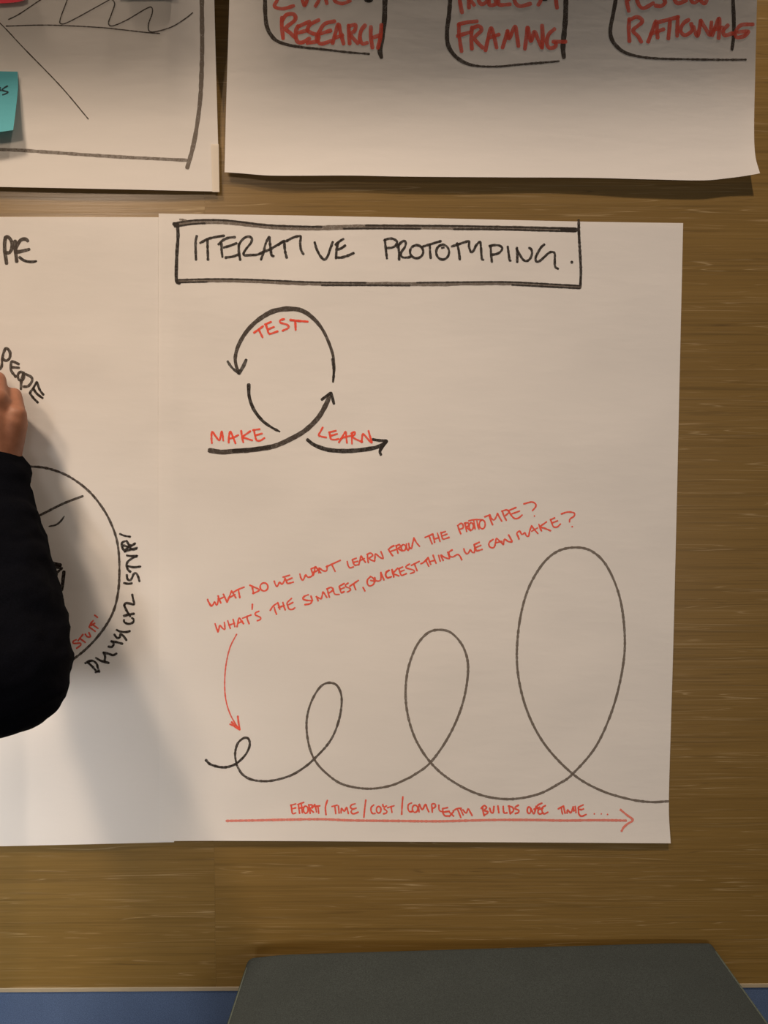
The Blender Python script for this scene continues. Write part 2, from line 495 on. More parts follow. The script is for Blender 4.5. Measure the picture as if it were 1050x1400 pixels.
K.add(*T3, 2.9, BLACK, '122,280 128,350 136,420 143,475|114,290 150,275 200,272 246,302 228,345 190,364 140,368|262,330 266,420 268,488|250,362 280,318 315,295 337,312 325,360 288,415 296,458 340,466 385,458|512,352 600,325 695,297|584,330 584,400 592,470|728,362 705,366|806,352 850,338 890,325|862,320 880,400 890,486|886,326 940,308 985,300 984,350 1005,410 1030,395 1052,350')
K.oval(*T3, 2.9, BLACK, [(447, 405, 68, 67), (714, 410, 66, 76)])
K.add(*T4, 2.9, BLACK, '0,305 22,280 42,265 50,320 54,380 60,425 72,428|136,300 140,370 148,448|126,304 170,296 215,300 241,322 225,355 190,375 152,382|290,308 298,370 308,434 318,436|372,318 376,380 375,448|368,328 400,385 430,428 462,438 492,415 508,370 500,332 480,320|618,290 590,315 560,365 540,410 548,444 580,436 620,400 660,365 690,357 712,372 712,430 716,490 742,508')
K.add(*T4, 3.6, BLACK, '862,450 868,449')
K.done('title_lettering', s_lr)

# ---- test / make / learn loop
K = Ink(d_lower_right)
C1 = (300, 410, 5.8333); C2 = (260, 400, 3.5); C3 = (275, 570, 7.5); C4 = (410, 520, 8.077)
K.add(*C1, 4, DGREY, '906,655,2.6 912,590,3.4 914,530,3.6 905,440,3.6 872,340,3.8 830,250,3.8 780,180,4.4 710,115,5.4 640,80,6.0 560,71,6.2 480,78,6.0 400,103,6.0 300,167,5.6 222,245,5.2 170,325,4.8 138,400,4.6 126,470,4.4 135,530,4.0 150,565,3.5', 0.93, color1=DGREY)
K.add(*C1, 3.4, BLACK, '65,490 100,540 155,587|155,587,4.4 190,530,4.6 213,478,3.6|900,470,3 912,560,3.2 908,640,2.6', 0.8)
K.add(*C2, 4.6, BLACK, '280,440 283,500 305,560 345,612 390,645 428,665,2.4', 0.93, w1=3.2)
K.add(*C2, 6.2, DGREY, '92,755 150,763 210,759 300,752 400,735 480,701 550,660 610,602 645,545 668,495,5', 0.93)
K.add(*C2, 5.0, BLACK, '205,757 300,750 380,737', 0.55)
K.add(*C2, 3.6, BLACK, '630,512 672,480|674,480 681,505 688,532', 0.93)
K.add(*C4, 4.2, BLACK, '82,655 150,708,4.8 250,750,5.2 350,772,5.6 500,780,5.6 650,772,5.4 800,750,5.4 880,725,4.6 940,690,4.0', 0.92)
K.add(*C4, 3.8, BLACK, '805,652 880,664 955,668|955,670,5 925,710,4.5 885,780,3.8 895,822,3', 0.95)
K.add(*C4, 4.2, BLACK, '890,760 930,700 955,675', 0.9)
K.done('loop_arrows', s_lr, 'black marker loop of three arrows')
K = Ink(d_lower_right, 0.00024)
K.add(*C1, 2.5, RED, '275,262 350,208|312,235 345,300|372,200 384,240 400,270 465,250|362,195 412,175|385,235 435,215|518,152 488,160 484,180 540,198 550,222 502,246|565,160 640,168 705,173|605,175 608,240', 0.9)
K.add(*C1, 3.2, RED, '565,160 640,168', 0.6)
K.done('red_lettering', s_lr, 'red word test')
K = Ink(d_lower_right, 0.00024)
K.add(*C3, 2.3, RED, '110,270 106,210 112,150 150,200 185,240 200,195 212,145 227,244|282,265 285,200 300,150 328,210 352,270|290,222 330,212 382,185|410,140 418,200 432,260|505,145 470,170 425,205 470,222 525,240|542,135 552,190 570,240 610,240 650,215|530,135 600,125|555,188 625,170', 0.9)
K.done('red_lettering', s_lr, 'red word make')
K = Ink(d_lower_right, 0.00024)
K.add(*C4, 2.3, RED, '252,520 225,570 207,605 245,622 292,630|325,572 335,620 345,648 390,655 428,645|320,574 398,556|340,612 412,590|430,685 470,620 505,568 512,630 520,690|448,645 520,620 592,608|578,575 574,640 575,702|565,585 605,568 606,598 578,618 620,650 690,680|682,685 686,640 697,590 740,635 792,690 775,620 757,555', 0.9)
K.done('red_lettering', s_lr, 'red word learn')

# ---- slanting question
K = Ink(d_lower_right)
A = (280, 760, 7.5)
K.add(*A, 1.9, RED2, '28,445 45,485 65,515 88,495 100,470 120,505 135,470 140,410|30,460 70,515|135,410 150,450 165,485|145,445 200,420|190,392 210,435 228,475|228,475 255,410 275,358|275,358 300,400 320,432|240,435 310,395|285,378 340,345 405,320|345,350 352,390 360,430|460,300 500,318 540,335 560,350 530,370 490,385|482,305 492,345 500,388|712,258 722,290 740,315 755,290 768,268 790,290 812,262 822,225|800,218 870,198|822,225 835,255 850,282 910,268|840,250 895,226')
K.oval(*A, 1.9, RED2, [(607, 318, 40, 42)])
K.add(*A, 1.9, RED2, '105,695 120,740 135,782|135,780 145,745 155,712 180,740 205,755 205,720 200,680|235,665 248,705 262,745|245,712 305,690|290,650 300,690 308,726|330,727 340,680 352,635 375,665 398,697|335,694 388,668|385,640 475,605|430,622 440,660 455,697|488,495 485,550|556,568 522,582 518,605 572,632 565,655 538,664|670,560 700,515 750,480|712,525 722,565 737,600|750,480 758,510 770,550|755,530 815,508|800,475 810,515 825,555|890,435 845,480 850,510 865,545 900,548 925,530|850,505 905,476')
B = (400, 740, 7.5)
K.add(*B, 1.9, RED2, '75,335 85,375 105,400 122,370 135,342 155,368 190,362 205,340 190,282|190,282 240,262|210,350 225,305 232,262 260,290 290,325|215,318 275,292|268,325 272,300 272,272 310,300 348,302 355,250|345,262 400,236 490,195|402,238 420,275 437,310|560,205 570,250 590,272 625,262|612,190 625,225 640,245 680,238|612,188 655,172|625,215 668,205|678,242 692,190 702,150 725,185 748,215|688,200 738,176|768,132 770,180 778,220|762,135 800,120 822,145 785,175 812,195 842,205|842,200 845,165 850,128 890,160 928,178 920,140 905,105')
K.add(*B, 1.9, RED2, '162,548 120,565 105,590 140,605 195,612 180,640 125,650|188,560 205,612|245,565 262,612|240,568 275,585 292,592 305,550 312,518 335,550 352,577|355,485 365,530 378,575|350,490 395,472 412,500 372,532|412,480 428,535 445,545 480,545|478,462 490,500 500,528 530,515|480,460 530,432|490,492 530,475|570,428 542,448 545,465 592,485 585,508 560,520|585,462 675,400|625,432 635,465 648,497|722,472 742,510')
K.add(*B, 1.9, RED2, '800,362 768,395 768,435 790,458 830,440 838,400 815,368 795,362|800,400 848,412|842,370 852,400 880,408 905,390 905,318|905,318 920,355 937,396|990,295 960,315 955,350 972,375 1015,362|1020,288 1030,325 1040,360')
C = (520, 690, 7.5)
K.add(*C, 1.9, RED2, '85,462 105,495 128,525|80,462 110,435 140,420|100,480 165,458|160,415 170,455 182,498|160,425 195,408 205,432 182,448 225,474|268,400 270,440 285,470 300,440 320,450 330,400 345,340|345,340 368,385 402,427|290,395 300,450')
K.oval(*C, 1.9, RED2, [(238, 440, 24, 32)])
K.add(*C, 1.9, RED2, '458,335 540,300|500,320 515,362 532,402|540,302 548,345 557,387|548,352 602,338|585,290 598,332 612,376|620,282 630,320 645,352 705,335|622,290 668,274|630,322 685,300|795,215 808,258 826,300|790,215 830,190 850,215 845,240 812,252|870,185 875,230 886,275|862,190 900,186 902,220 880,228 928,268|905,165 970,152 1050,155|958,165 965,210 972,250|990,165 1000,215 1012,250')
K.oval(*C, 1.9, RED2, [(932, 222, 22, 38), (1045, 202, 30, 46)])
K.add(*C, 1.9, RED2, '92,672 62,695 55,725 75,750 108,742|118,665 126,702 138,742|178,650 150,680 130,705 160,718 190,730|190,655 200,690 218,724 268,706|185,658 230,638|202,688 245,670|300,608 268,628 265,648 335,668 350,688 308,706|318,622 400,580|350,607 362,640 377,678|415,605 445,590 490,540|430,600 480,562|465,562 480,598 497,632|490,540 502,575 517,612|500,585 557,570|540,515 555,557 572,602|598,518 605,548 615,580|645,572 632,545 620,515 660,540 708,552 702,520 690,485|738,463 705,485 712,525 745,535 790,510 815,525 836,566|855,450 868,485 890,505 910,485 922,460 940,485 962,490 968,450 962,412|960,405 972,440 988,472 1045,458|960,410 1015,384|970,442 1032,416')
D = (660, 680, 7.5)
K.add(*D, 1.9, RED2, '20,200 75,178|65,190 82,235 102,282|75,180 90,215 115,232 135,205 152,165|152,165 172,205 196,246|200,140 218,190 243,237|195,142 245,128 268,152 232,187|265,135 290,180 325,215 365,212 405,180|265,135 342,103|300,168 378,140|420,67 500,47 540,65 543,95 510,136|528,190 532,191|108,430 72,455 62,485 78,512 110,515 128,490|125,492 132,455 142,420 175,450 212,482|135,465 198,450|212,485 216,455 225,428 262,452 300,455 285,420 265,385|372,428 362,398 350,368 378,345 400,380 415,375 432,360 445,390 470,398 480,350 500,290|500,290 530,330 567,372|500,348 562,312|575,275 588,310 603,345|655,250 620,275 590,300 640,318 696,342|695,225 708,262 728,302 765,302 797,272|692,230 738,210|710,262 768,240|805,170 870,150 935,158 938,190 895,222 890,252|915,300 921,301')
K.done('question_lettering', s_lr, 'slanting red handwritten question in two lines')
K = Ink(d_lower_right)
Q = (260, 850, 3.5)
K.add(*Q, 1.5, RED2, '222,60 190,125 171,210 165,300 172,380 195,450 232,512', 0.85)
K.add(*Q, 2.3, RED2, '190,490 212,500 237,517|228,452 231,480 237,517|198,480 228,508', 0.9)
K.done('red_pointer_arrow', s_lr)

# ---- growing loops
K = Ink(d_lower_right)
K.add(*Q, 3.4, BLACK, '75,662 100,684 160,697 215,682 262,640 284,595 280,562 258,556 228,582 215,632 222,685', 0.95, w1=2.6, color1=DGREY)
pts = '222,685 250,730 300,757 380,762 470,740 530,708 590,660 670,570 712,470 725,370 705,308 663,292 620,315 577,390 557,480 566,580 595,660 650,724 730,778 850,799 960,784 1050,746'
K.add(*Q, 2.7, DGREY, pts, 0.90, color1=GREY)
K.add(0, 0, 1, 2.9, GREY, '560,1063.5 588,1043 615,1004 633,960 640,915 634,886 618,866 601,861 584,866 568,886 556.5,922 555.5,965 567,1008 590,1044 620,1069 658,1087 697,1092.5 735,1086 765,1071 783,1058 815,1020 839,965 852.5,905 853.5,858 846,812 829,773 808,753 784,748.5 760,755 739,775 720,811 709,860 707.5,915 720,970 745,1018 783,1058 820,1080 860,1092.5 890,1096.5 913.5,1095.5', 0.86)
K.done('growing_loops_line', s_lr, 'one grey line of four growing loops')

# ---- bottom caption and arrow
K = Ink(d_lower_right)
E = (390, 1085, 7.5)
K.add(*E, 1.9, RED2, '60,115 66,160 75,205 108,198|55,120 110,105|62,158 108,146|135,108 140,155 147,202|128,112 190,90|135,152 182,140|165,110 170,155 175,198|240,112 248,155 256,203|238,118 275,115 272,142 252,155 290,192|275,150 305,110|285,132 355,125|310,130 320,190|335,130 343,202|432,68 412,140 418,217|478,132 532,118|508,125 518,207|545,125 552,200|572,200 576,150 605,182 628,140 640,175 647,206|718,104 680,115 668,140 690,158 728,148|690,160 675,185 695,208 748,190|826,65 815,150 806,245|908,115 882,140 880,180 898,205 922,202|1000,110 1004,130')
K.oval(*E, 1.9, RED2, [(210, 165, 24, 38), (958, 165, 24, 35)])
G1 = (520, 1085, 7.5)
K.add(*G1, 1.9, RED2, '65,125 38,142 40,158 68,180 60,200 32,207|72,145 142,124|110,138 120,195|231,32 224,110 219,212|322,95 288,112 284,155 300,185 330,182|398,190 394,150 400,108 430,165 462,110 480,150 497,188|533,192 530,150 528,108 562,108 562,138 535,152|600,118 602,165 620,182 645,185|640,150 642,195 665,228 718,228|635,155 692,143|650,190 708,180|700,182 752,232|752,183 705,235|745,178 790,152 830,150|790,158 808,200 826,247|820,150 850,220|846,165 880,200 900,156 922,190 942,226')
K.oval(*G1, 1.9, RED2, [(356, 155, 28, 38)])
G2 = (650, 1085, 7.5)
K.add(*G2, 2.1, RED2, '70,135 78,180 90,227|58,152 90,122 115,145 88,172 128,185 118,205 92,217|145,148 160,190 182,195 190,130|230,125 240,196|285,130 288,180 298,200 324,196|343,125 350,165 356,207|338,128 380,140 390,175 356,207|442,118 408,138 408,155 445,172 438,195 408,204|568,150 600,207 622,128|682,98 640,118 632,140 648,160 692,150|648,162 640,190 660,210 692,198|718,122 685,145 685,185 705,208 744,190|600,160 660,140')
K.oval(*G2, 2.1, RED2, [(550, 170, 19, 34)])
G3 = (755, 1085, 7.5)
K.add(*G3, 2.0, RED2, '60,158 80,145 118,128|92,140 98,175 106,210|120,142 126,175 132,202|152,202 158,165 190,197 215,135|235,130 240,160 244,196|215,135 222,180|318,115 272,138 268,160 296,162|268,150 272,205 300,232 350,213|295,168 322,156|430,207 433,208|502,207 505,208|566,213 569,214')
K.add(*G3, 2.6, PINKRED, '700,165 760,215 826,270 770,312 730,350 712,384', 0.95)
K.add(0, 0, 1, 2.9, PINKRED, '309.5,1122.3 350,1121.6 390,1120.6 440,1120 480,1121.6 540,1122.3 600,1122.8 640,1121.8 680,1120.9 730,1121 770,1121.8 815,1121.3 856,1121.8', 0.85)
K.done('caption_lettering', s_lr, 'red caption with a long underlining arrow')

# ---- upper right sheet
U1 = (350, 0, 5.5263); U2 = (600, 0, 5.5263); U3 = (825, 0, 4.6667)
K = Ink(d_upper_right, 0.00007)
K.add(*U1, 5.4, DGREY, '62,-260 66,-120 68,0 70,100 80,190,5.2 110,260,5 170,315,4.6 300,350,3.4 500,372,3 700,395,2.6 855,407,2.2', 0.95)
K.add(*U1, 6.0, DGREY, '985,-260 980,-120 975,0 970,150 955,280 937,380 948,435,4.5', 0.95)
K.add(*U2, 5.4, DGREY, '95,-260 90,-120 85,0 76,120 62,230 70,340 120,420,5 200,475,4.4 300,499,3 450,502,2.4 600,488,2.6 760,475,2.8 908,462,2.2', 0.95)
K.add(*U2, 6.4, DGREY, '965,-260 962,-120 960,0 956,150 942,300 938,370 945,435,5', 0.95)
K.add(*U3, 5.0, DGREY, '100,-230 88,-100 78,0 60,100 45,180 50,240 80,290,4.6 150,340,4 300,370,3 550,378,2.6 760,381,2.6 910,380,2.2', 0.95)
K.add(*U3, 4.8, DGREY, '830,-230 828,-100 827,0 832,120 832,220 820,317,4', 0.95)
K.add(*U1, 5, BLACK, '830,0 852,6 872,0', 0.95)
K.add(*U2, 4, BLACK, '790,-4 812,-4', 0.95)
K.done('outline_boxes', s_ur, 'black rounded outlines around the red words')
K = Ink(d_upper_right, 0.00010)
K.add(*U1, 5.0, RED2, '195,130 195,200 205,292|195,160 230,112 285,108 295,150 225,212 260,250 300,290|318,195 300,240 310,310 350,320 405,290|320,200 405,162|318,248 390,228|475,150 410,185 390,225 420,250 470,268 460,310 385,325|595,160 520,180 480,235 458,290 490,330 572,308|485,255 565,230|578,328 600,250 622,185 640,250 662,332|600,285 655,265|700,190 702,260 708,332|700,198 750,188 745,232 715,262 770,328|825,190 795,230 785,290 805,330 842,322|868,200 868,280 880,362|880,285 940,265|947,185 940,280 920,365', 0.78)
K.add(*U1, 4.6, RED2, '175,-60 160,0 140,48 200,66 286,44|320,-90 345,-20 365,42 385,0 400,-90|448,48 475,0 510,-90 525,-20 535,28|590,-90 592,0 650,26 712,5', 0.78)
K.done('red_lettering', s_ur, 'red words ending in research')
K = Ink(d_upper_right, 0.00010)
K.add(*U2, 5.0, RED2, '150,182 155,280 172,390|150,182 220,168 290,160|140,272 235,243|250,205 245,290 250,370|250,215 300,197 322,228 270,285 300,330 332,362|352,382 370,300 395,212 420,290 437,362|370,290 455,260|480,362 500,300 520,232|520,232 530,290 575,200 590,270 602,350|650,372 660,290 670,205|672,210 695,310 722,240 750,300 780,362|780,362 785,280 780,190|875,218 830,260 815,320 835,362 880,352 885,318|862,315 960,315', 0.78)
K.add(*U2, 5.0, RED2, '150,-110 158,0 175,96|225,-110 226,0 228,60|150,-110 200,-90 160,-20|225,-20 268,40|300,-60 300,0 325,32 365,5 370,-60|375,-110 378,0 385,38 430,30 425,-10|445,-110 450,0 458,36 540,32|575,-100 570,0 610,46 692,28|750,38 770,0 780,-100|780,-100 830,-20 880,-100 885,0 893,62', 0.78)
K.done('red_lettering', s_ur, 'red words ending in framing')
K = Ink(d_upper_right, 0.00010)
K.add(*U3, 5.0, RED2, '165,118 162,190 166,265|162,130 215,108 248,138 190,192 220,230 242,268|285,268 310,200 335,135 342,190 346,242|300,218 385,186|350,142 480,108|425,130 420,190 414,248|475,105 472,170 470,232|545,125 510,150 492,195 520,225 565,195 560,150|575,170 598,230 615,170 620,130|620,130 650,180 682,222 690,140|692,228 715,170 738,118 740,180 735,245|700,190 760,175|795,160 765,195 775,225 825,212|955,155 880,160 845,200 850,238 900,228 925,200 860,205', 0.78)
K.add(*U3, 5.0, RED2, '140,-100 148,0 162,72|140,-100 190,-50 160,0|215,-100 215,0 250,52 320,20|400,-60 390,0 395,15 370,38 330,36|450,-60 455,0 480,20 530,2|560,-60 560,0 580,18 605,0|610,-60 620,0 645,22 660,0', 0.78)
K.done('red_lettering', s_ur, 'red words ending in rationale')

# ---- upper left sheet
V = (0, 0, 3)
K = Ink(d_upper_left)
K.add(*V, 1.25, DGREY, '-260,-150 -90,20 0,95 100,200 250,355 362,488|25,107 200,103 400,112 520,124 600,133 655,137|300,-90 275,0 248,75 250,97 290,86 440,4 455,-5 470,15 458,55 445,95 462,106 520,82 600,35 622,31 624,55 608,105 622,131 700,112 760,76 790,52|35,80 80,57 165,0 260,-60', 0.92)
K.add(*V, 5.4, GREY, '832,-900 829,-400 828,0 829,200 823,380 810,500 792,600 768,688', 0.86)
K.add(*V, 4.2, GREY, '-1200,590 -500,603 0,613 200,624 450,641 765,657', 0.70)
K.done('pen_drawing', s_ul, 'thin pen zigzag inside a grey marker frame')

# ---- lower left sheet
K = Ink(d_lower_left)
PE = (0, 310, 15)
K.add(*PE, 4.6, DGREY, '115,215 95,330 98,500 118,640 135,755|105,230 140,205 195,235 245,330 240,450 190,530 110,530|310,290 315,420 325,560 342,715|320,440 400,300 470,255 540,260 570,295,4|310,520 430,505 600,462,4.2', 0.9)
K.add(*PE, 3.6, BLACK, '400,625 480,685 580,715 680,718 745,705,2.6', 0.9)
K.done('heading_lettering', s_ll)
K = Ink(d_lower_left)
PP = (0, 460, 7)
K.add(*PP, 3.4, DGREY, '-60,420 -20,330 14,290 22,210 40,140 62,112 95,150 92,205 60,232 25,215|180,265 130,242 108,245 104,290 108,330 150,385|112,295 182,300|228,345 205,420 200,505|245,360 300,390 305,430 270,475 225,480', 0.9)
K.oval(*PP, 3.4, DGREY, [(200, 380, 30, 42)])
K.add(*PP, 3.0, BLACK, '352,435 320,490 283,542|355,440 380,510 415,558|318,495 350,545 408,590|285,542 320,590 362,632', 0.93)
K.done('black_lettering', s_ll, 'black curved word half hidden by the hand')
K = Ink(d_lower_left)
Z = (0, 600, 3.3333)
K.add(*Z, 3.0, DGREY, '60,126 120,126 200,131 280,155 350,194 420,254 480,335 520,420 539,500 544,600 538,700 515,790 468,872 400,950 320,1014 260,1045 150,1085 50,1090 -80,1060 -200,980 -290,850 -320,600 -280,400 -180,230 -60,150 60,126', 0.9)
K.done('circle_outline', s_ll)
K = Ink(d_lower_left)
Y = (60, 660, 8.75)
K.add(*Y, 3.0, DGREY, '465,160 230,250 0,365 -150,440', 0.9)
K.done('drawn_line', s_ll)
K = Ink(d_lower_left)
K.add(*Y, 2.0, BLACK, '244,400,1.6 205,455 145,503 60,522,1.4', 0.9)
K.done('drawn_line', s_ll)
K = Ink(d_lower_left)
K.add(*Y, 4.8, BLACK, '40,950 120,968 200,985|80,985 190,1010|0,930 90,985', 0.95)
K.add(*Y, 3.0, BLACK, '218,1020 130,1100 60,1170', 0.95)
K.done('drawn_line', s_ll)
K = Ink(d_lower_left)
K.add(*Y, 4.6, BLACK, '240,1065 228,1170 215,1285,3.6', 0.95)
K.done('drawn_line', s_ll)
K = Ink(d_lower_left)
H = (110, 815, 9.545)
K.add(*H, 2.8, BLACK, '62,876 110,850 165,845 212,885 225,930 245,990|95,865 150,915 215,985|195,995 245,975|200,805 270,845 370,872|300,735 322,785 315,845|300,735 370,752 425,770 472,748|365,658 410,662 435,620 405,588|402,588 470,600 548,622|442,500 478,545 515,535 520,495 560,520 600,575|470,440 520,462 600,468 645,455|568,310 572,340 630,362 688,340 692,300 670,285|565,258 640,238 698,230|570,118 600,185 650,265|570,125 590,92 650,98 700,108 690,50 675,-20', 0.93)
S2 = (110, 720, 9.545)
K.add(*S2, 2.8, BLACK, '568,735 620,745 670,738|605,630 612,680 645,702 672,670 695,618 728,608 755,660 770,715|605,375 670,385 740,382 680,410 620,455 602,500 620,560 652,590|620,515 700,530 785,520|580,327 548,275 540,215 580,190|580,325 650,300 740,275|600,185 640,250 655,290|560,245 640,262 715,218|590,300 660,240|650,290 700,300 730,290|515,95 570,118 648,132', 0.93)
K.done('black_lettering', s_ll, 'black words physical stuff curving beside the circle')
K = Ink(d_lower_left)
S3 = (80, 830, 15)
K.add(*S3, 1.9, RED2, '185,668 225,757|365,668 308,695 305,742 440,738 458,775 370,845|402,688 500,560|448,650 550,725|548,555 590,608 655,605 622,520|628,408 755,498|628,410 665,330 712,275|690,350 812,438|665,380 745,330|740,163 802,212', 0.9)
K.done('red_word_lettering', s_ll, 'small red word stuff in quotes')

# ------------------------------------------------------------------ tape
bm = bmesh.new()
rows = []
for j in range(9):
    y = 197 + (262.5 - 197) * j / 8
    xa, xb = 288.5 + j * 0.25, min(299.0 + j * 0.12, 400)
    rows.append([bm.verts.new(P(xa + (xb - xa) * i / 3, y, d_upper_left(xa + (xb - xa) * i / 3, y) + 0.0009)) for i in range(4)])
for a, b in zip(rows, rows[1:]):
    for i in range(3): bm.faces.new((a[i], b[i], b[i + 1], a[i + 1]))
from_bm('adhesive_tape', bm, M_TAPE, label='short strip of pale tape at bottom right corner of top left sheet', cat='tape')

# ------------------------------------------------------------------ sticky notes
def note(name, left, right, top, bottom, dfun, m, label):
    return sheet(name, left, right, top, bottom, dfun, 22, 22, m, label, 'sticky note', 'sticky notes on the top left sheet')
def d_note(x, y):
    t = max(0, (y - 108) / 72.0)
    return d_upper_left(x, y) + 0.0012 + 0.0135 * t ** 1.7
s_nb = note('sticky_note', [(96, -60), (181, -58)], [(97, 24), (120, 24.6), (145, 22.2), (178, 18)], [(-60, 96), (24, 98)],
            [(-60, 184), (-20, 182), (0, 180.3), (10, 179), (19, 177.6)], d_note, M_NOTE_B, 'cyan blue sticky note with a black letter, curling at left edge of frame')
def d_notep(x, y):
    t = max(0, (y + 70) / 73.0)
    return d_upper_left(x, y) + 0.0010 + 0.002 * t ** 1.7
s_np = note('sticky_note', [(-90, -44), (6, -46)], [(-90, 40), (6, 33)], [(-50, -85), (40, -83)], [(-46, 5), (-10, 5), (22, 3), (34, 0)], d_notep, M_NOTE_P,
            'pink red sticky note cut off by the top left corner of the frame')
def d_notet(x, y):
    t = max(0, (y + 80) / 78.0)
    return d_upper_left(x, y) + 0.0010 + 0.002 * t ** 1.7
s_nt = note('sticky_note', [(-90, 158), (0, 160)], [(-90, 240), (0, 238)], [(150, -86), (245, -84)], [(150, -3), (240, -4)], d_notet, M_NOTE_B,
            'cyan blue sticky note just above the frame over the zigzag line')
K = Ink(lambda x, y: d_note(x, y), 0.0002)
N1 = (0, 80, 10.77)
K.add(*N1, 1.5, (0.004, 0.012, 0.02), '110,403 60,430 28,462 70,478 118,490 85,515 38,532|-40,430 0,455 12,472|-70,520 -30,500 5,425', 0.95)
K.done('lettering', s_nb)

# ------------------------------------------------------------------ upholstered chair
z_top = P(968, 1286, 0.006).z
bl = PZ(338, 1303, z_top); br = PZ(972, 1284, z_top)
fl = PZ(262, 1530, z_top); fr = PZ(1150, 1530, z_top)
chair = empty('upholstered_chair', ((bl.x + br.x) / 2, -0.12, 0),
              'grey green upholstered chair with piped edge, its top backed against the wood wall', 'chair')
def slab(name, c4, z0, z1, rad, m, crown=0.0, n=40):
    """soft-edged block: c4 = back-left, back-right, front-right, front-left corners"""
    bm = bmesh.new()
    bot = [bm.verts.new((p.x, p.y, z0)) for p in c4]
    top = [bm.verts.new((p.x, p.y, z1)) for p in c4]
    bm.faces.new(top[::-1]); bm.faces.new(bot)
    for i in range(4):
        j = (i + 1) % 4
        bm.faces.new((bot[i], top[i], top[j], bot[j]))
    bmesh.ops.recalc_face_normals(bm, faces=bm.faces)
    bmesh.ops.bevel(bm, geom=list(bm.edges), offset=rad, segments=5, affect='EDGES', profile=0.6)
    return from_bm(name, bm, m)
def backrest():
    """padded block whose top rolls off gently towards its left side"""
    bm = bmesh.new()
    def samples(L, r, long):
        return [r * (1 - math.cos(math.pi / 2 * k / 6)) / L for k in range(7)] + [long * k / 8 for k in range(1, 9) if long * k / 8 > r / L * 1.3] \
            + [long + (1 - long - r / L) * k / 10 for k in range(1, 11)] + [1 - r / L * (1 - math.sin(math.pi / 2 * k / 6)) for k in range(1, 7)]
    us = samples(0.6, 0.009, 0.18); vs = samples(0.22, 0.009, 0.2)
    def edge(d, r):
        return 0 if d >= r else r - math.sqrt(max(0, r * r - (r - d) ** 2))
    grid = []
    for v in vs:
        row = []
        l = bl.lerp(fl, v); r_ = br.lerp(fr, v); Lx = (r_ - l).length
        for u in us:
            p = l.lerp(r_, u)
            z = z_top - edge(u * Lx, .009) - edge((1 - u) * Lx, .006) - edge(v * .22, .007) - edge((1 - v) * .22, .012)
            z -= 0.004 * max(0, 1 - u * Lx / 0.06) ** 1.7 + 0.002 * max(0, 1 - (1 - u) * Lx / 0.08) ** 2
            # soft corners in plan
            row.append(bm.verts.new((p.x, p.y, z)))
        grid.append(row)
    for a, b in zip(grid, grid[1:]):
        for i in range(len(a) - 1): bm.faces.new((a[i], b[i], b[i + 1], a[i + 1]))
    rim = grid[0] + [r[-1] for r in grid[1:]] + grid[-1][-2::-1] + [r[0] for r in grid[-2:0:-1]]
    low = [bm.verts.new((v.co.x, v.co.y, 0.30)) for v in rim]
    n = len(rim)
    for i in range(n):
        bm.faces.new((rim[i], rim[(i + 1) % n], low[(i + 1) % n], low[i]))
    bm.faces.new(low)
    bmesh.ops.recalc_face_normals(bm, faces=bm.faces)
    return from_bm('backrest', bm, M_GREEN_FAB)
back = backrest()
set_parent(back, chair)
seat = slab('seat', [Vector((bl.x - .03, fl.y - 0.012, 0)), Vector((br.x + .05, fl.y - 0.012, 0)), Vector((br.x + .05, -0.66, 0)), Vector((bl.x - .03, -0.66, 0))], 0.22, 0.43, 0.03, M_GREEN_FAB)
set_parent(seat, chair)
def tube(bm, pts, r, seg=8):
    prev = None
    for i, p in enumerate(pts):
        a = pts[max(0, i - 1)]; b = pts[min(len(pts) - 1, i + 1)]
        t = (b - a).normalized()
        u = t.cross(Vector((0.13, 0.21, 0.97))).normalized(); v = t.cross(u)
        rr = r[i] if hasattr(r, '__len__') else r
        ring = [bm.verts.new(p + (u * math.cos(2 * math.pi * k / seg) + v * math.sin(2 * math.pi * k / seg)) * rr) for k in range(seg)]
        if prev:
            for k in range(seg):
                bm.faces.new((prev[k], prev[(k + 1) % seg], ring[(k + 1) % seg], ring[k]))
        else: bm.faces.new(ring[::-1])
        prev = ring
    bm.faces.new(prev)
for (a, b, nm) in ((bl, fl, 0.0035), (br, fr, 0.0)):
    s = 1 if a is bl else -1
    bm = bmesh.new()
    q = [Vector((a.x + (b.x - a.x) * t, a.y + (b.y - a.y) * t, z_top)) for t in [i / 12 for i in range(13)]]
    q = [Vector((p.x + s * 0.004, p.y, p.z - (0.0068 if s == 1 else 0.0035))) for p in q]
    q = [q[0] + Vector((s * 0.001, -0.004, -0.05)), q[0] + Vector((0, -0.005, -0.01))] + [x for x in q if x.y < q[0].y - 0.007] 
    q = q + [q[-1] + Vector((0, -0.004, -0.3))] if False else q
    tube(bm, q, 0.0019)
    set_parent(from_bm('piping', bm, M_PIPING), chair)
for sx in (bl.x + 0.02, br.x - 0.02):
    for sy in (-0.10, -0.60):
        bm = bmesh.new()
        tube(bm, [Vector((sx, sy, 0.0)), Vector((sx, sy, 0.31))], [0.012, 0.018], 12)
        set_parent(from_bm('leg', bm, M_METAL), chair)

